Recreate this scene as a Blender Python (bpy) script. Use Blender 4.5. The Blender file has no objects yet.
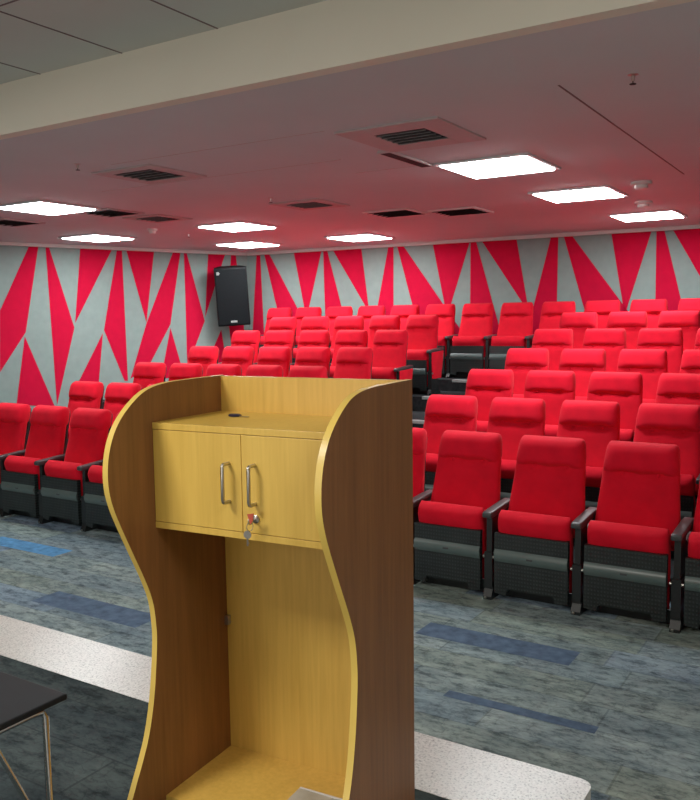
import bpy, bmesh, math, random
from mathutils import Vector, Matrix
random.seed(7)
sc = bpy.context.scene
C = sc.collection
PI = math.pi

# ------------------------------------------------------------------ materials
def lin(c):
    return tuple(((v / 255) / 12.92 if v / 255 <= .04045 else ((v / 255 + .055) / 1.055) ** 2.4) for v in c) + (1,)

class NT:
    def __init__(s, name):
        s.m = bpy.data.materials.new(name); s.m.use_nodes = True
        s.t = s.m.node_tree; s.n = s.t.nodes; s.l = s.t.links
        s.b = s.n['Principled BSDF']
    def node(s, typ, **kw):
        n = s.n.new(typ)
        for k, v in kw.items(): setattr(n, k, v)
        return n
    def link(s, a, b): s.l.new(a, b)
    def math(s, op, a, b=None):
        n = s.node('ShaderNodeMath', operation=op)
        for i, v in enumerate((a, b)):
            if v is None: continue
            if isinstance(v, (int, float)): n.inputs[i].default_value = v
            else: s.link(v, n.inputs[i])
        return n.outputs[0]
    def mix(s, fac, a, b, blend='MIX'):
        n = s.node('ShaderNodeMix', data_type='RGBA', blend_type=blend)
        for sock, v in ((n.inputs[0], fac), (n.inputs[6], a), (n.inputs[7], b)):
            if isinstance(v, (int, float)): sock.default_value = v
            elif isinstance(v, tuple): sock.default_value = v
            else: s.link(v, sock)
        return n.outputs[2]
    def coords(s, scale=(1, 1, 1)):
        tc = s.node('ShaderNodeTexCoord'); mp = s.node('ShaderNodeMapping')
        mp.inputs['Scale'].default_value = scale
        s.link(tc.outputs['Object'], mp.inputs['Vector']); return mp.outputs[0]
    def noise(s, vec, scale, detail=3, rough=.55):
        n = s.node('ShaderNodeTexNoise'); n.inputs['Scale'].default_value = scale
        n.inputs['Detail'].default_value = detail; n.inputs['Roughness'].default_value = rough
        s.link(vec, n.inputs['Vector']); return n.outputs[0]
    def ramp(s, fac, stops):
        n = s.node('ShaderNodeValToRGB'); e = n.color_ramp.elements
        while len(e) < len(stops): e.new(.5)
        for el, (p, c) in zip(e, stops): el.position = p; el.color = c
        s.link(fac, n.inputs[0]); return n.outputs[0]
    def bump(s, h, strength=.2, dist=.002):
        n = s.node('ShaderNodeBump'); n.inputs['Strength'].default_value = strength
        n.inputs['Distance'].default_value = dist
        s.link(h, n.inputs['Height']); s.link(n.outputs[0], s.b.inputs['Normal'])

def plain(name, col, rough=.5, metal=0, var=.12, nscale=14, spec=.5, stretch=(1, 1, 1), bump=0):
    t = NT(name); v = t.coords(stretch); n = t.noise(v, nscale)
    c = col if len(col) == 4 else lin(col)
    lo = tuple(x * (1 - var) for x in c[:3]) + (1,); hi = tuple(min(1, x * (1 + var)) for x in c[:3]) + (1,)
    t.link(t.ramp(n, [(.3, lo), (.7, hi)]), t.b.inputs['Base Color'])
    t.b.inputs['Roughness'].default_value = rough; t.b.inputs['Metallic'].default_value = metal
    t.b.inputs['Specular IOR Level'].default_value = spec
    if bump: t.bump(n, bump)
    return t.m

def fabric(name, col, sheen=.1):
    t = NT(name); v = t.coords()
    big = t.noise(v, 6, 3); fine = t.noise(v, 240, 2)
    c = lin(col)
    base = t.ramp(big, [(.3, tuple(x * .86 for x in c[:3]) + (1,)), (.7, tuple(min(1, x * 1.1) for x in c[:3]) + (1,))])
    t.link(base, t.b.inputs['Base Color']); t.b.inputs['Roughness'].default_value = .9
    t.b.inputs['Specular IOR Level'].default_value = .15
    t.b.inputs['Sheen Weight'].default_value = sheen
    t.b.inputs['Sheen Tint'].default_value = (1, .25, .25, 1)
    t.bump(fine, .15, .001); return t.m

def wood(name, a, b, rough=.38):
    t = NT(name); v = t.coords((34, 34, 1.6)); n1 = t.noise(v, 2.2, 5, .6)
    v2 = t.coords((9, 9, .5)); n2 = t.noise(v2, 1.2, 3)
    f = t.math('ADD', t.math('MULTIPLY', n1, .6), t.math('MULTIPLY', n2, .4))
    t.link(t.ramp(f, [(.35, lin(b)), (.62, lin(a))]), t.b.inputs['Base Color'])
    t.b.inputs['Roughness'].default_value = rough; t.bump(n1, .04, .001); return t.m

def carpet(name, cols, dark=.3):
    t = NT(name)
    tc = t.node('ShaderNodeTexCoord'); sp = t.node('ShaderNodeSeparateXYZ'); t.link(tc.outputs['Object'], sp.inputs[0])
    x, y = sp.outputs[0], sp.outputs[1]
    row = t.math('FLOOR', t.math('DIVIDE', y, .23))
    wn = t.node('ShaderNodeTexWhiteNoise', noise_dimensions='1D'); t.link(row, wn.inputs['W'])
    cx = t.math('ADD', t.math('DIVIDE', x, .95), t.math('MULTIPLY', wn.outputs[0], 7.3))
    cell = t.math('FLOOR', cx)
    cb = t.node('ShaderNodeCombineXYZ'); t.link(row, cb.inputs[0]); t.link(cell, cb.inputs[1])
    w2 = t.node('ShaderNodeTexWhiteNoise', noise_dimensions='2D'); t.link(cb.outputs[0], w2.inputs['Vector'])
    n = len(cols)
    base = t.ramp(w2.outputs[0], [(i / (n - 1), lin(c)) for i, c in enumerate(cols)])
    mp = t.node('ShaderNodeMapping'); mp.inputs['Scale'].default_value = (1, 2.2, 1); t.link(tc.outputs['Object'], mp.inputs[0])
    big = t.noise(mp.outputs[0], 2.6, 6, .68); mid = t.noise(mp.outputs[0], 9, 7, .74); fine = t.noise(tc.outputs['Object'], 190, 2)
    k = t.ramp(mid, [(.38, (.36, .38, .40, 1)), (.50, (.90, .90, .90, 1)), (.70, (1.25, 1.25, 1.2, 1))])
    c = t.mix(1.0, base, k, 'MULTIPLY')
    k2 = t.ramp(big, [(.34, (.62, .66, .70, 1)), (.62, (1.12, 1.12, 1.08, 1))])
    c = t.mix(1.0, c, k2, 'MULTIPLY')
    # crackle veins
    wob = t.node('ShaderNodeTexNoise'); wob.inputs['Scale'].default_value = 7; wob.inputs['Detail'].default_value = 5; t.link(tc.outputs['Object'], wob.inputs['Vector'])
    add = t.node('ShaderNodeVectorMath', operation='MULTIPLY_ADD'); t.link(wob.outputs['Color'], add.inputs[0]); add.inputs[1].default_value = (.5, .5, 0); t.link(mp.outputs[0], add.inputs[2])
    vo = t.node('ShaderNodeTexVoronoi', feature='DISTANCE_TO_EDGE'); vo.inputs['Scale'].default_value = 7.5; t.link(add.outputs[0], vo.inputs['Vector'])
    c = t.mix(1.0, c, t.ramp(vo.outputs['Distance'], [(0, (.70, .71, .72, 1)), (.03, (.90, .90, .91, 1)), (.07, (1, 1, 1, 1))]), 'MULTIPLY')
    # plank seams
    fx = t.math('FRACT', cx); fy = t.math('FRACT', t.math('DIVIDE', y, .23))
    seam = t.math('MAXIMUM', t.math('LESS_THAN', fx, .010), t.math('LESS_THAN', fy, .030))
    c = t.mix(t.math('MULTIPLY', seam, dark), c, (.015, .018, .02, 1))
    t.link(c, t.b.inputs['Base Color']); t.b.inputs['Roughness'].default_value = .95
    t.b.inputs['Specular IOR Level'].default_value = .1
    t.bump(fine, .35, .003); return t.m

def perforated(name):
    t = NT(name); tc = t.node('ShaderNodeTexCoord'); sp = t.node('ShaderNodeSeparateXYZ'); t.link(tc.outputs['Object'], sp.inputs[0])
    a = t.math('SINE', t.math('MULTIPLY', sp.outputs[0], 2 * PI / .019)); b = t.math('SINE', t.math('MULTIPLY', sp.outputs[2], 2 * PI / .023))
    d = t.math('MULTIPLY', t.math('ADD', t.math('MULTIPLY', a, .5), .5), t.math('ADD', t.math('MULTIPLY', b, .5), .5))
    n = t.noise(tc.outputs['Object'], 9, 3)
    c = t.ramp(d, [(.0, lin((15, 19, 19))), (.45, lin((19, 24, 24))), (.85, lin((50, 57, 56)))])
    c = t.mix(.3, c, t.ramp(n, [(.3, lin((18, 22, 22))), (.7, lin((44, 50, 50)))]))
    t.link(c, t.b.inputs['Base Color']); t.b.inputs['Roughness'].default_value = .42
    t.bump(d, .4, .003); return t.m

def emit(name, col, strength):
    t = NT(name); n = t.noise(t.coords(), 3)
    t.link(t.ramp(n, [(0, col), (1, tuple(min(1, x * 1.03) for x in col[:3]) + (1,))]), t.b.inputs['Emission Color'])
    t.b.inputs['Emission Strength'].default_value = strength
    t.b.inputs['Base Color'].default_value = (.9, .9, .9, 1); return t.m

def ceiling_paint(name, col):
    t = NT(name); v = t.coords(); n = t.noise(v, .9, 3); f = t.noise(v, 60, 2)
    c = lin(col)
    t.link(t.ramp(n, [(.3, tuple(x * .95 for x in c[:3]) + (1,)), (.7, tuple(min(1, x * 1.03) for x in c[:3]) + (1,))]), t.b.inputs['Base Color'])
    t.b.inputs['Roughness'].default_value = .75; t.bump(f, .05, .002); return t.m

M = {}
M['red'] = fabric('red_fabric', (224, 14, 38))
M['red_head'] = fabric('red_headrest_fabric', (224, 15, 40))
M['black'] = plain('black_plastic', (22, 24, 25), .42, var=.2, nscale=20)
M['arm'] = plain('dark_grey_armrest', (56, 56, 58), .38, var=.15, nscale=30)
M['pan'] = perforated('perforated_black_plastic')
M['band'] = plain('smooth_black_band', (84, 98, 96), .3, var=.12, nscale=9)
M['chrome'] = plain('chrome', (205, 205, 205), .18, 1, var=.04)
M['steel'] = plain('brushed_steel', (190, 186, 178), .28, 1, var=.06, nscale=60)
M['oak'] = wood('yellow_beech_laminate', (224, 182, 80), (209, 166, 67))
M['oak_in'] = wood('beech_interior_laminate', (222, 178, 82), (204, 160, 68))
M['panel'] = wood('shaded_beech_laminate', (134, 86, 46), (110, 68, 35), .45)  # side panels: the yellow laminate with its shade put into the colour
M['edge'] = plain('yellow_edge_banding', (226, 190, 88), .35, var=.06, nscale=12, stretch=(1, 1, .2))
M['carpet'] = carpet('grey_blue_carpet_planks', [(142, 158, 154), (126, 144, 152), (150, 160, 148), (122, 140, 150), (148, 162, 160), (116, 138, 164), (136, 148, 134), (134, 150, 156)])
M['navy'] = plain('navy_carpet_plank', (78, 96, 118), .95, var=.3, nscale=14, spec=.1)
M['blue'] = plain('bright_blue_carpet_plank', (84, 140, 188), .95, var=.3, nscale=16, spec=.1)
M['stagecarpet'] = carpet('dark_grey_stage_carpet', [(62, 71, 71), (70, 79, 81), (55, 64, 64), (66, 74, 73), (60, 71, 78)], .45)
M['tier'] = plain('dark_tier_carpet', (44, 46, 48), .95, var=.3, nscale=25, spec=.1)
M['nosing'] = plain('grey_step_nosing', (168, 170, 168), .5, var=.15, nscale=20)
t = NT('speckled_granite'); v = t.coords(); g = t.noise(v, 120, 4, .7); g2 = t.noise(v, 3, 3)
c_ = t.mix(1.0, t.ramp(g, [(.34, lin((128, 126, 122))), (.46, lin((206, 203, 196))), (.7, lin((232, 229, 222)))]), t.ramp(g2, [(.3, (.9, .9, .9, 1)), (.7, (1, 1, 1, 1))]), 'MULTIPLY')
t.link(c_, t.b.inputs['Base Color']); t.b.inputs['Roughness'].default_value = .3; M['granite'] = t.m
M['wallgrey'] = plain('grey_acoustic_fabric', (136, 152, 148), .9, var=.05, nscale=9, spec=.1)
M['wallred'] = plain('red_acoustic_fabric', (200, 11, 50), .9, var=.05, nscale=9, spec=.1)
M['wallwhite'] = plain('offwhite_wall_paint', (200, 196, 188), .8, var=.03, nscale=3)
M['ceil'] = ceiling_paint('white_ceiling_paint', (206, 212, 214))
M['ceilfront'] = ceiling_paint('stage_ceiling_tile', (205, 205, 198))
M['beam'] = ceiling_paint('cream_beam_paint', (238, 230, 212))
M['seam'] = plain('ceiling_seam_shadow', (120, 98, 100), .9, var=.1)
M['ventdark'] = plain('dark_vent_cavity', (46, 40, 43), .9, var=.2)
M['ventslat'] = plain('grey_vent_slat', (150, 140, 142), .6, var=.1)
M['ventframe'] = plain('offwhite_vent_frame', (192, 178, 178), .6, var=.04)
M['light'] = emit('light_diffuser', (.93, .98, 1, 1), 36)
M['lightframe'] = plain('white_light_frame', (225, 228, 230), .5, var=.03)
M['white'] = plain('white_plastic', (222, 220, 216), .5, var=.03)
M['speaker'] = plain('black_speaker_cabinet', (8, 11, 14), .6, var=.2, nscale=30, spec=.2)
M['grille'] = plain('dark_speaker_grille', (9, 13, 16), .7, var=.3, nscale=60, spec=.15)
M['badge'] = plain('silver_badge', (200, 205, 205), .3, .6, var=.05)
M['tabletop'] = plain('black_tabletop', (15, 17, 21), .6, var=.2, nscale=10, spec=.25)
M['keyblue'] = plain('dark_blue_key_head', (22, 26, 58), .4, var=.1)
M['redtag'] = plain('red_key_tag', (190, 74, 52), .5, var=.1)
t = NT('clear_plastic_sheet'); n = t.noise(t.coords(), 14)
t.link(t.ramp(n, [(.3, lin((176, 176, 164))), (.7, lin((206, 206, 198)))]), t.b.inputs['Base Color']); t.b.inputs['Roughness'].default_value = .25
t.b.inputs['Alpha'].default_value = .78; M['sheet'] = t.m

# ------------------------------------------------------------------ mesh helpers
class B:
    """collects shapes into one bmesh"""
    def __init__(s): s.bm = bmesh.new()
    def _fin(s, geom, mi):
        for f in geom:
            f.material_index = mi
    def box(s, lo, hi, bev=0, mi=0, mat=None, seg=2):
        r = bmesh.ops.create_cube(s.bm, size=1); vs = r['verts']
        ce = [(a + b) / 2 for a, b in zip(lo, hi)]; sz = [b - a for a, b in zip(lo, hi)]
        for v in vs: v.co = Vector((ce[i] + v.co[i] * sz[i] for i in range(3)))
        if mat is not None:
            for v in vs: v.co = mat @ v.co
        fs = {f for v in vs for f in v.link_faces}
        for f in fs: f.material_index = mi
        if bev:
            es = list({e for v in vs for e in v.link_edges})
            bmesh.ops.bevel(s.bm, geom=es, offset=bev, segments=seg, affect='EDGES', profile=.5, material=-1)
        return s
    def prism(s, pts, ax, a, b, mi=0, side_mi=None):
        """polygon pts (2D) extruded along axis ax from a to b"""
        def P(p, t):
            if ax == 0: return (t, p[0], p[1])
            if ax == 1: return (p[0], t, p[1])
            return (p[0], p[1], t)
        va = [s.bm.verts.new(P(p, a)) for p in pts]; vb = [s.bm.verts.new(P(p, b)) for p in pts]
        f1 = s.bm.faces.new(va); f2 = s.bm.faces.new(vb[::-1]); f1.material_index = mi; f2.material_index = mi
        n = len(pts)
        for i in range(n):
            f = s.bm.faces.new((va[i], vb[i], vb[(i + 1) % n], va[(i + 1) % n])); f.material_index = mi if side_mi is None else side_mi
        return s
    def tube(s, pts, r, n=10, mi=0, caps=True):
        pts = [Vector(p) for p in pts]; rings = []
        for i, p in enumerate(pts):
            d = (pts[min(i + 1, len(pts) - 1)] - pts[max(i - 1, 0)]).normalized()
            up = Vector((0, 0, 1)) if abs(d.z) < .95 else Vector((1, 0, 0))
            a = d.cross(up).normalized(); b = a.cross(d)
            rings.append([s.bm.verts.new(p + (a * math.cos(2 * PI * k / n) + b * math.sin(2 * PI * k / n)) * r) for k in range(n)])
        for r0, r1 in zip(rings, rings[1:]):
            for k in range(n):
                f = s.bm.faces.new((r0[k], r0[(k + 1) % n], r1[(k + 1) % n], r1[k])); f.material_index = mi
        if caps:
            s.bm.faces.new(rings[0][::-1]).material_index = mi; s.bm.faces.new(rings[-1]).material_index = mi
        return s
    def lathe(s, prof, n=20, mi=0, mat=None):
        rings = []
        for r, z in prof:
            rings.append([s.bm.verts.new((r * math.cos(2 * PI * k / n), r * math.sin(2 * PI * k / n), z)) for k in range(n)])
        for r0, r1 in zip(rings, rings[1:]):
            for k in range(n):
                s.bm.faces.new((r0[k], r0[(k + 1) % n], r1[(k + 1) % n], r1[k])).material_index = mi
        s.bm.faces.new(rings[0][::-1]).material_index = mi; s.bm.faces.new(rings[-1]).material_index = mi
        if mat is not None:
            for rg in rings:
                for v in rg: v.co = mat @ v.co
        return s
    def loft(s, secs, n=44, ex=5.0, mi=0, dent=None):
        """secs: (z, yc, half width, half depth) stacked bottom to top, superellipse outline"""
        rings = []
        for z, yc, hw, hd in secs:
            ring = []
            for k in range(n):
                a = 2 * PI * k / n; ca, sa = math.cos(a), math.sin(a)
                x = hw * math.copysign(abs(ca) ** (2 / ex), ca); y = hd * math.copysign(abs(sa) ** (2 / 2.6), sa)
                co = Vector((x, yc + y, z))
                if dent: co = dent(co, sa)
                ring.append(s.bm.verts.new(co))
            rings.append(ring)
        for r0, r1 in zip(rings, rings[1:]):
            for k in range(n):
                s.bm.faces.new((r0[k], r0[(k + 1) % n], r1[(k + 1) % n], r1[k])).material_index = mi
        s.bm.faces.new(rings[0][::-1]).material_index = mi; s.bm.faces.new(rings[-1]).material_index = mi
        return s
    def quad(s, pts, mi=0):
        f = s.bm.faces.new([s.bm.verts.new(p) for p in pts]); f.material_index = mi; return s
    def build(s, name, mats, parent=None, smooth=False, angle=40):
        if not isinstance(mats, (list, tuple)): mats = [mats]
        bmesh.ops.recalc_face_normals(s.bm, faces=s.bm.faces[:])
        me = bpy.data.meshes.new(name); s.bm.to_mesh(me); s.bm.free()
        for m in mats: me.materials.append(m)
        if smooth:
            for p in me.polygons: p.use_smooth = True
            me.set_sharp_from_angle(angle=math.radians(angle))
        o = bpy.data.objects.new(name, me); C.objects.link(o)
        if parent is not None: o.parent = parent
        return o

def tag(o, label, cat, group=None):
    o['label'] = label; o['category'] = cat
    if group: o['group'] = group
    return o
def thing(name, label, cat, loc=(0, 0, 0), rz=0, group=None):
    o = bpy.data.objects.new(name, None); C.objects.link(o)
    o.empty_display_size = .1; o.location = loc; o.rotation_euler = (0, 0, rz)
    return tag(o, label, cat, group)
def struct(o):
    o['kind'] = 'structure'; return o
def copy_tree(o, parent=None):
    c = o.copy(); C.objects.link(c)
    if parent is not None: c.parent = parent
    for ch in [x for x in o.children]: copy_tree(ch, c)
    return c

# ------------------------------------------------------------------ room
ZC = 2.87          # audience ceiling
ZF = 3.155         # stage ceiling
STZ = .30          # stage height
BEAMY = 3.20
cor = Vector((-8.79, 10.855)); lfar = Vector((-10.094, 7.2)); rg = Vector((-1.91, 11.202))
el = (lfar - cor).normalized(); er = (rg - cor).normalized()
RX = 2.2; FY = -2.6
lend = cor + el * ((cor.y - FY) / -el.y)
rend = cor + er * ((RX - cor.x) / er.x)

Yr = [5.125, 6.106, 7.055, 8.007, 8.889, 9.748, 10.596]
Zr = [0.0, 0.142, 0.297, 0.454, 0.634, 0.813, 0.961]

# floor with two odd blue planks woven in
b = B()
b.quad([(lend.x, FY, 0), (RX, FY, 0), (RX, rend.y, 0), (lend.x, rend.y, 0)])
for x0, x1, y0, y1, mi in ((-6.12, -5.24, 4.05, 4.24, 2), (-4.52, -3.58, 3.31, 3.53, 1), (-2.14, -1.26, 4.05, 4.25, 1), (-1.66, -.95, 3.42, 3.49, 1), (-3.4, -2.45, 4.28, 4.48, 1)):
    b.quad([(x0, y0, .0012), (x1, y0, .0012), (x1, y1, .0012), (x0, y1, .0012)], mi)
struct(b.build('floor', [M['carpet'], M['navy'], M['blue']]))

# tiers
for k in range(1, 7):
    y0 = Yr[k - 1] + .2
    b = B(); b.box((lend.x + 1.0 if k < 2 else cor.x + el.x * ((cor.y - y0) / -el.y) + .02, y0, Zr[k - 1] if k > 1 else 0.001), (RX - .01, cor.y - .02, Zr[k]), 0)
    struct(b.build('seating_tier', M['tier']))
    b = B(); b.box((-4.68, y0 - .012, Zr[k] - .03), (-3.22, y0 + .07, Zr[k] + .004), .003)
    struct(b.build('step_nosing', M['nosing']))

# stage
SXR = -.70; SY = 2.53
b = B(); b.box((-7.6, FY + .02, 0), (SXR - .31, SY - .32, STZ), 0)
struct(b.build('stage_platform', M['stagecarpet']))
def rcorner(cx, cy, r, a0, a1, n=6):
    return [(cx + r * math.cos(a0 + (a1 - a0) * i / n), cy + r * math.sin(a0 + (a1 - a0) * i / n)) for i in range(n + 1)]
pts = [(-7.6, SY)] + rcorner(SXR - .045, SY - .045, .045, PI / 2, 0) + [(SXR, FY + .02), (SXR - .31, FY + .02), (SXR - .31, SY - .32), (-7.6, SY - .32)]
b = B(); b.prism(pts, 2, .0, STZ + .002); struct(b.build('trim_1', M['granite']))

# walls with triangle pattern laid in their fabric
LW = [[(3.481, 2.87), (3.364, 2.87), (3.6, 1.649), (3.97, 1.11), (3.927, 1.948)], [(3.617, 1.593), (3.247, 0.586), (3.775, 0.649)], [(3.274, 2.87), (3.236, 2.87), (2.915, 1.699), (3.217, 0.598)], [(2.777, 2.87), (2.286, 2.87), (2.902, 1.763)], [(2.223, 2.87), (2.154, 2.87), (2.138, 0.891), (2.192, 0.894), (2.478, 1.657)], [(2.496, 1.617), (2.589, 0.891), (3.014, 0.7)], [(2.096, 2.87), (1.636, 2.87), (1.807, 1.759)], [(1.312, 2.87), (1.196, 2.87), (1.411, 1.727), (1.757, 1.159), (2.099, 0.915), (1.813, 1.733)], [(1.413, 1.675), (1.2, .9), (1.6, .9)], [(1.143, 2.87), (1.108, 2.87), (0.815, 1.773), (1.129, 1.078), (1.147, 1.079)], [(0.718, 2.87), (0.40, 2.87), (0.807, 1.828)], [(0.522, 1.632), (0.43, 1.0), (0.85, 1.0)],
      [(.30, 2.87), (.22, 2.87), (.05, 1.2), (.33, 1.2), (.40, 1.9)],
      [(4.6, 2.87), (4.1, 2.87), (4.25, 1.8)], [(5.3, 2.87), (5.2, 2.87), (4.6, 1.5), (5.1, .8)], [(4.4, 1.6), (4.1, .6), (4.7, .6)], [(6.2, 2.87), (5.7, 2.87), (5.85, 1.7)], [(6.9, 2.87), (6.8, 2.87), (6.3, 1.5), (6.8, .7)]]
BW = [[(0.184, 2.762), (0.266, 2.758), (0.302, 1.649), (0.083, 1.651)], [(0.367, 2.737), (0.5, 2.731), (0.961, 1.955), (0.567, 1.962)], [(0.916, 2.809), (1.418, 2.811), (1.18, 1.967), (1.084, 1.985)], [(1.455, 2.825), (1.535, 2.805), (1.772, 1.956), (1.47, 1.962)], [(1.634, 2.826), (2.133, 2.8), (2.24, 1.973), (2.187, 1.964)], [(2.58, 2.818), (2.671, 2.813), (2.663, 1.955), (2.398, 1.96)], [(2.738, 2.81), (2.856, 2.803), (3.458, 1.974), (2.972, 1.969)], [(3.31, 2.799), (3.858, 2.794), (3.591, 1.986), (3.479, 1.988)], [(3.882, 2.841), (3.964, 2.836), (4.214, 1.964), (3.877, 1.971)], [(4.045, 2.841), (4.551, 2.836), (4.706, 1.977), (4.629, 1.979)], [(5.026, 2.822), (5.128, 2.816), (5.119, 1.968), (4.812, 1.975)], [(5.202, 2.83), (5.316, 2.828), (5.95, 1.959), (5.459, 1.952)], [(5.823, 2.82), (6.312, 2.807), (6.038, 1.873), (5.976, 1.941)], [(6.378, 2.803), (6.481, 2.806), (6.686, 1.977), (6.383, 1.984)], [(6.591, 2.803), (7.20, 2.80), (7.16, 1.959), (7.061, 1.96)],
      [(7.35, 2.8), (7.5, 2.8), (7.9, 1.96), (7.5, 1.96)], [(7.7, 2.8), (8.3, 2.8), (8.1, 1.96), (8.0, 1.96)], [(8.5, 2.8), (8.6, 2.8), (8.8, 1.96), (8.45, 1.96)], [(9.0, 2.8), (9.1, 2.8), (9.7, 1.96), (9.2, 1.96)]]
def extend(q):
    """carry a four-sided shard's edges up to the ceiling and down behind the seats until they meet"""
    (tlx, tlz), (trx, trz), (brx, brz), (blx, blz) = q
    lx = lambda z: tlx + (blx - tlx) * (z - tlz) / (blz - tlz)
    rx = lambda z: trx + (brx - trx) * (z - trz) / (brz - trz)
    zt = ZC; z = 1.95; zb = 1.0
    while z > zb and rx(z) - lx(z) > .01: z -= .02
    while rx(zt) - lx(zt) < .0 and zt > 2.6: zt -= .01
    return [(lx(zt), zt), (rx(zt), zt), (rx(z), z), (lx(z), z)]
def shard_wall(name, A, e, length, n_in, shards, flip):
    b = B()
    def P(u, z, o=0): return (A.x + e.x * u + n_in.x * o, A.y + e.y * u + n_in.y * o, z)
    b.quad([P(0, 0), P(length, 0), P(length, ZC + .3), P(0, ZC + .3)])
    for q in shards:
        b.quad([P(u, z, .004) for u, z in q], 1)
    return struct(b.build(name, [M['wallgrey'], M['wallred']]))
nl = Vector((-el.y, el.x)); nl = nl if nl.x > 0 else -nl
nb = Vector((er.y, -er.x)); nb = nb if nb.y < 0 else -nb
shard_wall('wall_left', cor, el, (lend - cor).length, nl, LW, False)
shard_wall('wall_back', cor, er, (rend - cor).length, nb, [extend(q) for q in BW], False)
b = B(); b.quad([(RX, FY, 0), (RX, rend.y, 0), (RX, rend.y, ZF), (RX, FY, ZF)]); struct(b.build('wall_right', M['wallwhite']))
b = B(); b.quad([(lend.x, FY, 0), (RX, FY, 0), (RX, FY, ZF), (lend.x, FY, ZF)]); struct(b.build('wall_front', M['wallwhite']))

# ceilings and the dropped beam between them
b = B(); b.box((lend.x, BEAMY, ZC), (RX, rend.y, ZC + .12)); struct(b.build('ceiling', M['ceil']))
b = B(); b.box((lend.x, FY, ZF), (RX, BEAMY, ZF + .1)); struct(b.build('ceiling_stage', M['ceilfront']))
b = B(); b.box((lend.x, BEAMY - .02, ZC - .001), (RX, BEAMY + .06, ZF)); struct(b.build('bulkhead_beam', M['beam']))
# seams
b = B(); b.box((-1.345, 4.04, ZC - .002), (-1.335, 7.1, ZC + .01)); struct(b.build('trim_2', M['seam']))
b = B()
for x in (-4.02, -3.37, -2.72, -2.07, -1.42): b.box((x - .004, 1.2, ZF - .003), (x + .004, BEAMY - .02, ZF + .01))
for x0, x1 in ((-3.37, -2.07),): b.box((x0, 2.42, ZF - .003), (x1, 2.428, ZF + .01))
struct(b.build('trim_3', M['seam']))
b = B()
for x0, x1, y in ((-4.6, -2.8, 4.2), (-5.6, -3.2, 5.0), (-3.4, -2.4, 5.52)): b.box((x0, y - .003, ZC - .002), (x1, y + .003, ZC + .01))
struct(b.build('trim_4', M['ventframe']))
# cornice along the two walls, a thin white strip
b = B()
p0, p1 = cor + nb * .03, rend + nb * .03
for A_, E_, N_ in ((cor, rend, nb), (cor, lend, nl)):
    q = [A_, E_, E_ + N_ * .07, A_ + N_ * .07]
    b.prism([(v.x, v.y) for v in q], 2, ZC - .045, ZC + .01)
struct(b.build('trim_5', M['white']))

# ------------------------------------------------------------------ ceiling fittings
G_L = 'square ceiling light panels over the audience'
def ceiling_light(x, y, label, s=.335):
    t = thing('ceiling_light', label, 'ceiling light', (x, y, ZC), 0, G_L)
    b = B()
    for a in (-1, 1):
        b.box((a * s - .018, -s - .018, -.016), (a * s + .018, s + .018, .0), .003)
        b.box((-s + .018, a * s - .018, -.016), (s - .018, a * s + .018, .0), .003)
    b.build('frame', M['lightframe'], t)
    q = s - .018; b = B()
    b.bm.faces.new([b.bm.verts.new(p) for p in ((-q + .004, -q + .004, -.024), (q - .004, -q + .004, -.024), (q - .004, q - .004, -.024), (-q + .004, q - .004, -.024))])
    lo = b.bm.verts[:]; up = [b.bm.verts.new(p) for p in ((-q, -q, -.004), (q, -q, -.004), (q, q, -.004), (-q, q, -.004))]
    for i in range(4): b.bm.faces.new((lo[i], lo[(i + 1) % 4], up[(i + 1) % 4], up[i]))
    b.build('diffuser', M['light'], t)
    return t
ceiling_light(-2.39, 5.87, 'largest glowing square ceiling light, right of the air vent near the beam')
ceiling_light(-2.33, 7.62, 'glowing ceiling light on the right, middle one between nearest light and back wall')
ceiling_light(-2.2, 9.72, 'glowing ceiling light at the far right, close to the red and grey back wall')
ceiling_light(-6.75, 5.34, 'glowing ceiling light at the left edge of the photo')
ceiling_light(-8.62, 7.60, 'glowing ceiling light close above the top of the left wall')
ceiling_light(-6.38, 7.71, 'thin bright ceiling light in front of the one above the black speaker')
ceiling_light(-7.75, 9.60, 'glowing ceiling light right above the black wall speaker')
ceiling_light(-5.95, 9.75, 'glowing ceiling light near the back wall, right of the speaker and above seats')

def vent(x, y, label, s=.335, g=.16, panel=True, mat='ventframe', open_=False):
    t = thing('air_vent', label, 'air vent', (x, y, ZC), 0, 'air vents in the audience ceiling')
    b = B()
    if panel:
        for a in (-1, 1):
            b.box((a * (s + g) / 2 - (s - g) / 2, -s, -.012), (a * (s + g) / 2 + (s - g) / 2, s, 0), .002)
            b.box((-g, a * (s + g) / 2 - (s - g) / 2, -.012), (g, a * (s + g) / 2 + (s - g) / 2, 0), .002)
    else:
        for a in (-1, 1):
            b.box((a * g - .02, -g - .02, -.014), (a * g + .02, g + .02, 0), .002)
            b.box((-g + .02, a * g - .02, -.014), (g - .02, a * g + .02, 0), .002)
    b.build('face_panel', M[mat], t)
    b = B(); b.box((-g, -g, -.004), (g, g, -.001)); b.build('cavity', M['ventdark'], t)
    n = 5
    for i in range(n):
        yy = -g + (i + .5) * 2 * g / n
        mt = Matrix.Translation((0, yy, -.010)) @ Matrix.Rotation(math.radians(35), 4, 'X')
        b = B(); b.box((-g + .004, -.014, -.0015), (g - .004, .014, .0015), 0, 0, mt); b.build('slat', M['ventslat'] if not open_ else M['ventdark'], t)
    return t
vent(-2.43, 4.60, 'large square ceiling vent with wide pinkish panel, nearest to the beam', .34, .17)
vent(-4.66, 4.63, 'dark slatted square vent near the beam on the left, beside a sprinkler', .30, .19)
vent(-4.65, 6.71, 'small pinkish ceiling vent right of a sprinkler in the middle distance', .28, .17)
vent(-4.30, 7.79, 'dark open ceiling vent, left one of a dark pair', .28, .24, False, 'white', True)
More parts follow.
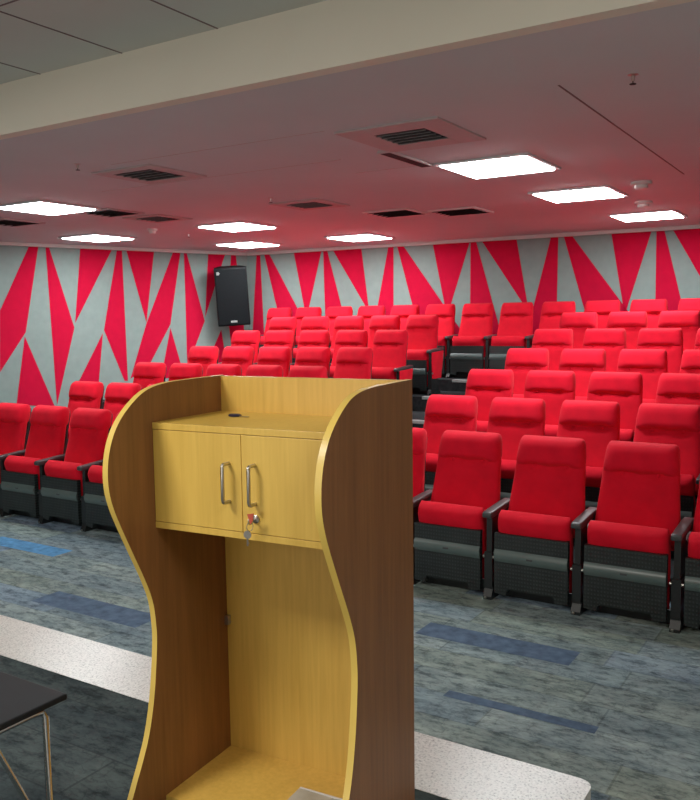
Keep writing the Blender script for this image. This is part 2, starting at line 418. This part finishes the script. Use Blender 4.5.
vent(-3.71, 8.10, 'dark open ceiling vent, right one of a dark pair', .28, .24, False, 'white', True)
vent(-6.57, 5.96, 'dark flat ceiling vent just right of the leftmost ceiling light', .28, .22, False, 'ventframe', True)
vent(-6.55, 6.60, 'small pinkish ceiling vent behind the dark flat one on the left', .26, .17)
vent(-8.04, 5.87, 'dark vent at the left edge of the photo, under the leftmost light', .28, .24, False, 'ventframe', True)

def slot(x, y, label):
    b = B(); b.box((-.05, -.32, -.016), (.05, .32, 0), .003); b.box((-.035, -.30, -.018), (.035, .30, -.015), 0, 1)
    o = b.build('slot_diffuser', [M['ventframe'], M['ventdark']]); o.location = (x, y, ZC)
    return tag(o, label, 'air vent')
slot(-2.80, 5.22, 'narrow dark slot in the ceiling between the large vent and nearest light')

def sprinkler(x, y, label):
    t = thing('fire_sprinkler', label, 'sprinkler', (x, y, ZC + .003), 0, 'fire sprinklers hanging from the ceiling')
    b = B(); b.lathe([(.035, 0), (.035, -.006), (.012, -.012), (.010, -.045)]); b.build('body', M['steel'], t, True)
    b = B(); b.lathe([(.004, -.04), (.004, -.06), (.022, -.062), (.022, -.066), (.003, -.068)]); b.build('deflector', M['ventdark'], t, True); t.scale = (.7, .7, .7)
sprinkler(-1.00, 4.07, 'small ceiling sprinkler at upper right, right of the long seam')
sprinkler(-4.77, 4.05, 'small ceiling sprinkler at left, just before the dark slatted vent')
sprinkler(-4.70, 6.16, 'small ceiling sprinkler left of the pinkish vent in the middle distance')
sprinkler(-7.44, 8.03, 'tiny ceiling sprinkler left of the thin bright light, behind the round detector')
def detector(x, y, label, r=.075):
    t = thing('smoke_detector', label, 'smoke detector', (x, y, ZC), 0, 'round smoke detectors on the ceiling')
    b = B(); b.lathe([(r, 0), (r, -.018), (r * .93, -.024), (r * .7, -.026)], 28); b.build('base', M['white'], t, True)
    b = B(); b.lathe([(r * .66, -.024), (r * .64, -.05), (r * .5, -.058), (r * .1, -.06)], 28); b.build('sensor_head', M['white'], t, True)
detector(-1.71, 7.3, 'round white smoke detector right of the middle right-hand light', .085)
detector(-1.98, 8.55, 'round white ceiling fitting just before the far right light', .085)
detector(-7.37, 7.33, 'small round detector left of the thin bright light', .06)

# ------------------------------------------------------------------ seats
def smoothstep(a, b_, x):
    x = max(0, min(1, (x - a) / (b_ - a))); return x * x * (3 - 2 * x)
def back_y(z): return -.150 + (z - .5) * .26        # front surface centre line
def seat_prototype():
    r = thing('auditorium_seat', 'x', 'seat')
    # backrest
    secs = []
    zs = [.40 + i * (.845 - .40) / 24 for i in range(25)]
    for z in zs:
        hw = .249 - .024 * smoothstep(.45, .85, z)
        hd = .05; e = min((z - .40) / .03, (.845 - z) / .03 + .55)
        if e < 1: f = math.sqrt(max(0.04, 1 - (1 - e) ** 2)); hd *= f; hw -= .02 * (1 - f)
        secs.append((z, back_y(z) + .05, hw, hd))
    def dentb(co, sa):
        if sa < 0:
            co.y += .012 * smoothstep(.62, .5, co.z) * 0 + .010 * math.cos(min(1, abs(co.x) / .25) * PI / 2) * smoothstep(.8, .6, co.z)
            for sx in (-.105, .105):
                d2 = ((co.x - sx) / .035) ** 2 + ((co.z - .815) / .03) ** 2
                co.y += .035 * math.exp(-d2)
        return co
    b = B(); b.loft(secs, 56, 6, 0, dentb); bk = b.build('backrest', M['red'], r, True, 60)
    # headrest roll
    secs = []
    N = 16
    for i in range(N + 1):
        u = i / N; z = .812 + u * .188
        prof = math.sqrt(max(.03, 1 - (2 * u - 1) ** 4))
        hd = .084 * prof; hw = .226 - .020 * u - .018 * (1 - prof)
        secs.append((z, back_y(z) + .046 + .004, hw, hd))
    def denth(co, sa):
        if sa < 0:
            for sx in (-.105, .105):
                d2 = ((co.x - sx) / .035) ** 2 + ((co.z - .822) / .022) ** 2
                co.y += .050 * math.exp(-d2)
        return co
    b = B(); b.loft(secs, 56, 6, 0, denth); b.build('headrest', M['red_head'], bk, True, 60)
    for sx in (-.105, .105):
        mt = Matrix.Translation((sx, back_y(.815) + .028, .815)) @ Matrix.Rotation(PI / 2, 4, 'X')
        b = B(); b.lathe([(.012, -.002), (.011, .004), (.006, .007), (.001, .008)], 12, 0, mt)
        b.build('tuft_button', M['red_head'], bk, True)
    # rear shell
    secs = []
    for i in range(18):
        z = .36 + i * (.955 - .36) / 17
        e = min(1, (z - .36) / .04 + .4, (.955 - z) / .04 + .4)
        secs.append((z, back_y(z) + .112, (.226 - .026 * smoothstep(.45, .9, z)) * (.9 + .1 * e), .022))
    b = B(); b.loft(secs, 40, 7); b.build('back_shell', M['black'], r, True, 60)
    # cushion, tipped up: rolled front edge on top
    secs = []
    N = 22
    for i in range(N + 1):
        z = .10 + (.565 - .10) * i / N
        roll = smoothstep(.36, .50, z)
        hd = .055 + .024 * roll; yc = -.275 - .018 * roll
        e = (.565 - z) / .075
        f = math.sqrt(max(.02, 1 - (1 - e) ** 2)) if e < 1 else 1
        e2 = (z - .10) / .03; f2 = math.sqrt(max(.05, 1 - (1 - e2) ** 2)) if e2 < 1 else 1
        secs.append((z, yc, .232 - .014 * (1 - f), hd * f * f2))
    b = B(); b.loft(secs, 48, 7); b.build('seat_cushion', M['red'], r, True, 60)
    b = B(); b.box((-.245, -.25, .0), (.245, -.20, .085), .004); b.build('underseat_shade_bar', M['black'], r)  # black bar added for the shade under the seat, hides lit floor behind
    # perforated underside pan with smooth curved band and notched foot
    y0, y1 = -.372, -.334
    w = .232
    pts = [(-w, .435), (w, .435), (w, .055), (w - .075, .045), (w - .085, .085), (-w + .085, .085), (-w + .075, .045), (-w, .055)]
    b = B(); b.prism([(x, z) for x, z in pts], 1, y0, y1); pn = b.build('seat_pan', M['pan'], r)
    b = B(); N = 8
    prof = [(y0 + .006 - .022 * math.sin(PI * i / N), .248 + .095 * i / N) for i in range(N + 1)] + [(y0 + .01, .343), (y0 + .01, .248)]
    b.prism(prof, 0, -w + .002, w - .002); b.build('smooth_band', M['band'], pn, True, 50)
    b = B(); b.box((-.02, y0 - .0185, .290), (.02, y0 - .0145, .302), .001); b.build('raised_badge', M['arm'], pn)
    return r
HP = .28   # half pitch
def arm_parts(r, sx, end=False):
    x = sx * HP
    b = B()
    prof = [(-.385, .525), (-.385, .553), (-.37, .562), (-.1, .578), (-.01, .582), (.0, .575), (.0, .55), (-.1, .54), (-.34, .522)]
    b.prism(prof, 0, x - .029, x + .029)
    bmesh.ops.bevel(b.bm, geom=[e for e in b.bm.edges], offset=.006, segments=2, affect='EDGES', profile=.5)
    b.build('armrest', M['arm'], r, True, 50)
    b = B()
    b.prism([(-.34, .30), (-.335, .53), (-.20, .545), (-.20, .30)], 0, x - .018, x + .018)
    b.prism([(-.355, .07), (-.355, .30), (-.18, .30), (-.17, .07)], 0, x - .026, x + .026)
    b.prism([(-.37, .0), (-.37, .02), (-.34, .075), (-.18, .075), (-.10, .02), (-.10, .0)], 0, x - .028, x + .028)
    b.prism([(-.20, .30), (-.20, .46), (-.02, .50), (.0, .42), (-.10, .30)], 0, x - .014, x + .014)
    lg = b.build('support_leg', M['black'], r)
    b = B()
    for s2 in (-1, 1):
        mt = Matrix.Translation((x + s2 * .026, -.34, .27)) @ Matrix.Rotation(PI / 2, 4, 'Y')
        b.lathe([(.012, -.012), (.012, .012), (.005, .014)], 10, 0, mt)
    b.box((x - .02, -.375, .005), (x - .006, -.365, .018), .002)
    b.build('hinge_bolt', M['steel'], lg, True)
    if end:
        b = B(); b.prism([(-.34, .20), (-.345, .53), (-.02, .545), (-.10, .20)], 0, x + sx * .02, x + sx * .036)
        bmesh.ops.bevel(b.bm, geom=[e for e in b.bm.edges], offset=.006, segments=2, affect='EDGES', profile=.5)
        b.build('end_panel', M['red'], r, True, 50)

proto = seat_prototype(); arm_parts(proto, 1)
protoL = seat_prototype(); arm_parts(protoL, -1); arm_parts(protoL, 1)           # first in a row
protoE = seat_prototype(); arm_parts(protoE, 1, True)                             # aisle end
used = {}
def place(kind, x, y, z, label, group):
    src = {'m': proto, 'l': protoL, 'e': protoE}[kind]
    if kind in used: o = copy_tree(src)
    else: o = src; used[kind] = 1
    o.location = (x, y, z); o['label'] = label; o['group'] = group; o['category'] = 'seat'
    return o
ORD = ['first', 'second', 'third', 'fourth', 'fifth', 'sixth', 'seventh']
W2 = .2257
P = .56
Xl = [-7.281, -7.365, -7.38, -7.403, -7.432, -7.445]
Xr = [-3.079, -3.122, -3.184, -3.185, -3.219, -3.2]
Nr = [5, 4, 4, 4, 4, 3]
for k in range(6):
    rowname = ['front', 'second', 'third', 'fourth', 'fifth', 'sixth'][k]
    for i in range(5):
        w_ = ['at its far left end', 'second from its left end', 'third from its left end', 'fourth from its left end', 'at its right aisle end'][i]
        place('l' if i == 0 else 'e' if i == 4 else 'm', Xl[k] + W2 + P * i, Yr[k] - .065, Zr[k],
              f'red seat in the {rowname} row of the left block, {w_}', f'red seats in the {rowname} row of the left block')
    for i in range(Nr[k]):
        w_ = 'at its left aisle end' if i == 0 else ORD[i] + ' from the aisle'
        if i == Nr[k] - 1: w_ = 'rightmost at the photo edge'
        place('l' if i == 0 else 'm', Xr[k] + W2 + P * i, Yr[k] + .03, Zr[k],
              f'red seat in the {rowname} row of the right block, {w_}', f'red seats in the {rowname} row of the right block')
for i in range(12):
    if i < 6: w_ = ORD[i] + ' from the speaker end'
    elif i == 11: w_ = 'rightmost at the photo edge'
    elif i == 6: w_ = 'left one above the aisle'
    elif i == 7: w_ = 'right one above the aisle'
    else: w_ = {10: 'second', 9: 'third', 8: 'fourth'}[i] + ' from the right photo edge'
    place('l' if i == 0 else 'm', -8.193 + W2 + P * i, Yr[6], Zr[6],
          f'red seat in the topmost row by the back wall, {w_}', 'red seats in the topmost row against the back wall')

# ------------------------------------------------------------------ wall speaker
sp = thing('wall_speaker', 'black loudspeaker hung high in the corner of the two patterned walls', 'speaker', (-8.63, 10.3, 1.72), math.radians(40))
tilt = Matrix.Rotation(math.radians(9), 4, 'X') @ Matrix.Rotation(math.radians(-3), 4, 'Y')
def tl(b):
    for v in b.bm.verts: v.co = tilt @ v.co
    return b
b = B(); b.prism([(-.25, -.2), (.25, -.2), (.25, -.05), (.16, .17), (-.16, .17), (-.25, -.05)], 2, 0, .90)
bmesh.ops.bevel(b.bm, geom=b.bm.edges[:], offset=.012, segments=2, affect='EDGES', profile=.5); tl(b).build('cabinet', M['speaker'], sp, True, 40)
b = B(); b.box((-.235, -.212, .02), (.235, -.198, .88), .008); g_ = tl(b).build('grille', M['grille'], sp)
b = B(); b.box((-.05, -.218, .055), (.05, -.211, .085), .004); tl(b).build('badge', M['badge'], g_)
b = B(); b.box((-.215, -.217, .80), (-.175, -.211, .845), .006); b.box((-.19, -.218, .815), (-.165, -.212, .83), .003); tl(b).build('corner_emblem', M['badge'], g_)
b = B(); b.tube([(0, .15, .55), (0, .30, .58), (0, .44, .58)], .022); b.box((-.07, .42, .48), (.07, .47, .68), .005); b.build('wall_bracket', M['black'], sp)

# ------------------------------------------------------------------ lectern
TH = .0777
W = .661; TT = .018
lec = thing('lectern', 'yellow beech lectern with wavy side panels, double-door cupboard and open base', 'lectern', (-1.4205, 2.0326, STZ), TH)
prof = [(0, 1.598), (-.15, 1.597), (-.27, 1.594), (-.345, 1.583), (-.395, 1.562), (-.448, 1.524), (-.485, 1.482), (-.508, 1.433), (-.518, 1.383), (-.517, 1.33), (-.504, 1.28), (-.480, 1.225), (-.436, 1.137), (-.39, 1.046), (-.364, .98), (-.354, .915), (-.353, .855), (-.364, .755), (-.379, .672), (-.402, .595), (-.43, .535), (-.46, .48), (-.50, .40), (-.535, .30)]
prof = [(y, z - STZ) for y, z in prof]
def catmull(p, n=6):
    o = []
    for i in range(len(p) - 1):
        a, b_, c, d = p[max(0, i - 1)], p[i], p[i + 1], p[min(len(p) - 1, i + 2)]
        for k in range(n):
            t_ = k / n
            o.append(tuple(.5 * ((2 * b_[j]) + (-a[j] + c[j]) * t_ + (2 * a[j] - 5 * b_[j] + 4 * c[j] - d[j]) * t_ ** 2 + (-a[j] + 3 * b_[j] - 3 * c[j] + d[j]) * t_ ** 3) for j in (0, 1)))
    o.append(p[-1]); return o
outline = catmull(prof) + [(0, 0)]
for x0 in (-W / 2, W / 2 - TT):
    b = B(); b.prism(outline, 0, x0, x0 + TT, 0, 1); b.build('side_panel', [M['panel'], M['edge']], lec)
xi = W / 2 - TT
ZT = 1.598 - STZ; ZB0 = 1.188 - STZ; ZB1 = 1.487 - STZ; YF = -.3405
b = B(); b.box((-xi, -.0166, 0), (xi, -.0006, ZT - .002)); b.build('back_panel', M['oak_in'], lec)
b = B(); b.box((-xi, YF, ZB1 - .018), (xi, -.0166, ZB1), .001); b.build('desk_top', M['oak'], lec)
b = B(); b.box((-xi, YF, ZB0), (xi, -.0166, ZB0 + .018), .001); b.build('cupboard_bottom', M['oak'], lec)
d0, d1 = ZB0 + .0195, ZB1 - .0195
for x0, x1, hx in ((-xi + .001, -.0145, -.054), (-.0125, xi - .001, .029)):
    b = B(); b.box((x0, YF, d0), (x1, YF + .018, d1), .001); dr = b.build('door', M['oak'], lec)
    z0, z1 = 1.287 - STZ, 1.390 - STZ
    b = B(); pp = [(hx, YF, z0)]
    for i in range(5):
        a = i / 4 * PI / 2; pp.append((hx, YF - .022 - .008 * math.sin(a), z0 + .008 - .008 * math.cos(a)))
    for i in range(5):
        a = i / 4 * PI / 2; pp.append((hx, YF - .022 - .008 * math.cos(a), z1 - .008 + .008 * math.sin(a)))
    pp.append((hx, YF, z1)); b.tube(pp, .0052, 12); b.build('handle', M['steel'], dr, True, 60)
    if hx > 0:
        mt = Matrix.Translation((.029, YF, 1.247 - STZ)) @ Matrix.Rotation(PI / 2, 4, 'X')
        b = B(); b.lathe([(.0115, -.001), (.0115, .004), (.009, .006), (.002, .0065)], 20, 0, mt); b.build('lock', M['steel'], dr, True)
b = B(); b.box((-xi, -.338, .072), (xi, -.0166, .09), .001); b.box((-xi, -.32, 0), (xi, -.302, .072)); b.build('base_shelf', M['oak_in'], lec)
b = B(); b.box((-xi, -.032, .50), (-xi + .014, -.0166, .53), .001); b.box((-xi, -.026, .508), (-xi + .018, -.020, .512)); b.build('corner_bracket', M['steel'], lec)

def on_lectern(o):
    o.matrix_world = Matrix.Translation((-1.4205, 2.0326, STZ)) @ Matrix.Rotation(TH, 4, 'Z') @ o.matrix_world
    return o
# hanging keys in the lock
k = thing('bunch_of_keys', 'small bunch of keys with red tag hanging from the right cupboard door lock', 'keys', (-1.4205, 2.0326, STZ), TH)
yk = YF - .0065; kz = 1.247 - STZ
b = B(); b.box((.0265, yk - .012, kz - .0015), (.0315, yk, kz + .0015)); mt = Matrix.Translation((.029, yk - .020, kz)) @ Matrix.Rotation(PI / 2, 4, 'Y'); b.lathe([(.010, -.0012), (.010, .0012)], 18, 0, mt); b.build('lock_key', M['steel'], k)
b = B(); b.tube([(.029 + .003 * math.sin(a), yk - .022 + .010 * math.sin(a), kz - .014 + .012 * math.cos(a)) for a in [i * 2 * PI / 20 for i in range(21)]], .0011, 6); b.build('key_ring', M['steel'], k)
mt = Matrix.Translation((.022, yk - .024, kz - .036)) @ Matrix.Rotation(PI / 2, 4, 'X') @ Matrix.Rotation(.15, 4, 'Y')
b = B(); b.lathe([(.011, -.001), (.011, .001)], 18, 0, mt); b.box((.0195, yk - .025, kz - .066), (.0245, yk - .023, kz - .044), .0006); b.box((.0245, yk - .025, kz - .06), (.0265, yk - .023, kz - .056)); b.build('hanging_key', M['steel'], k)
b = B(); b.prism([(.026, kz + .020), (.046, kz + .024), (.043, kz + .004), (.036, kz - .006), (.031, kz + .008)], 1, yk - .030, yk - .027); b.build('red_tag', M['redtag'], k)

# loose key on the desk top
lk = thing('loose_key', 'single key with dark blue head lying on the lectern top', 'key', (-1.588, 1.886, ZB1 + STZ + .001), math.radians(-8))
b = B(); b.lathe([(.003, .0), (.016, .0005), (.017, .004), (.013, .0065), (.003, .007)], 20)
for v in b.bm.verts: v.co.x *= 1.35
b.build('key_head', M['keyblue'], lk, True)
b = B(); b.box((.020, -.004, .001), (.058, .004, .003), .0005); b.box((.040, -.006, .001), (.044, -.003, .003)); b.box((.049, -.0065, .001), (.053, -.003, .003)); b.build('key_blade', M['steel'], lk)

# clear sheet on the base shelf
b = B(); N = 8
for i in range(N):
    for j in range(6):
        q = []
        for a, c in ((i, j), (i + 1, j), (i + 1, j + 1), (i, j + 1)):
            x = .02 + .19 * a / N; y = -.30 + .17 * c / 6
            q.append(b.bm.verts.new((x, y, .0915 + .0012 * math.sin(3 * a / N + 2 * c / 6))))
        b.bm.faces.new(q)
bmesh.ops.remove_doubles(b.bm, verts=b.bm.verts[:], dist=1e-5)
b.box((.02, -.135, .0905), (.21, -.129, .0935), .0005, 1)
o = b.build('plastic_sheet', [M['sheet'], M['white']]); on_lectern(o); tag(o, 'greyish clear plastic sheet lying on the bottom shelf of the lectern', 'plastic sheet')

# ------------------------------------------------------------------ small black table at lower left
TZ = .55
tb = thing('folding_table', 'small black-topped folding table with thin chrome legs beside the lectern', 'table', (-1.985, 1.11, STZ))
b = B(); b.box((-.315, -.205, TZ - .016), (.315, .205, TZ), .004); b.build('tabletop', M['tabletop'], tb)
for sx in (1, -1):
    b = B(); x = sx * .292
    b.tube([(x, .155, 0), (x, .155, TZ - .045), (x, .145, TZ - .030), (x, .12, TZ - .026), (x, -.12, TZ - .026), (x, -.145, TZ - .030), (x, -.155, TZ - .045), (x, -.155, 0)], .0085, 10)
    b.build('leg_frame', M['chrome'], tb, True, 60)
    b = B(); b.tube([(sx * .279, .008, TZ - .03), (sx * .279, .23, .01)], .007, 8); b.build('diagonal_brace', M['chrome'], tb, True, 60)
    for yy in (.155, -.155):
        b = B(); b.lathe([(.012, 0), (.012, .03), (.009, .032)], 12, 0, Matrix.Translation((x, yy, 0))); b.build('rubber_foot', M['black'], tb, True)

# ------------------------------------------------------------------ lights
def area(name, loc, size, power, col, target=None):
    l = bpy.data.lights.new(name, 'AREA'); l.shape = 'SQUARE'; l.size = size; l.energy = power; l.color = col
    o = bpy.data.objects.new(name, l); C.objects.link(o); o.location = loc
    d = (Vector(target) - Vector(loc)) if target else Vector((0, 0, -1))
    o.rotation_euler = d.to_track_quat('-Z', 'Y').to_euler(); return o
area('stage_or_fill_lamp', (-2.3, -.1, ZF - .03), .7, 62, (1, .95, .86))
area('stage_or_fill_lamp', (-5.6, .9, ZF - .03), 1.0, 50, (1, .97, .9))
area('stage_or_fill_lamp', (.9, .6, ZF - .03), 1.0, 36, (1, .97, .9))
area('stage_or_fill_lamp', (-2.2, -2.3, 2.0), 2.0, 30, (1, .97, .92), (-2.8, 3.2, 2.5))  # added unseen fill behind the camera, brightens the beam and stage ceiling
w = bpy.data.worlds.new('World'); sc.world = w; w.use_nodes = True
w.node_tree.nodes['Background'].inputs[0].default_value = (.5, .5, .52, 1); w.node_tree.nodes['Background'].inputs[1].default_value = .02

# ------------------------------------------------------------------ camera
cd = bpy.data.cameras.new('Camera'); cam = bpy.data.objects.new('Camera', cd); C.objects.link(cam)
cd.sensor_fit = 'HORIZONTAL'; cd.sensor_width = 36; cd.lens = 36 * 836.83 / 700; cd.clip_start = .05
F = Vector((-0.53047951, 0.84225317, -0.09592224)); R_ = Vector((0.84675887, 0.53181284, -0.01321046)); U = Vector((-0.03988613, 0.08823089, 0.99530116))
mt = Matrix.Identity(4)
for i in range(3): mt[i][0] = R_[i]; mt[i][1] = U[i]; mt[i][2] = -F[i]
mt[0][3], mt[1][3], mt[2][3] = 0, 0, 1.76656
cam.matrix_world = mt
sc.camera = cam
sc.view_settings.view_transform = 'Standard'
sc.view_settings.look = 'None'
sc.view_settings.exposure = 0
sc.view_settings.gamma = 1.12
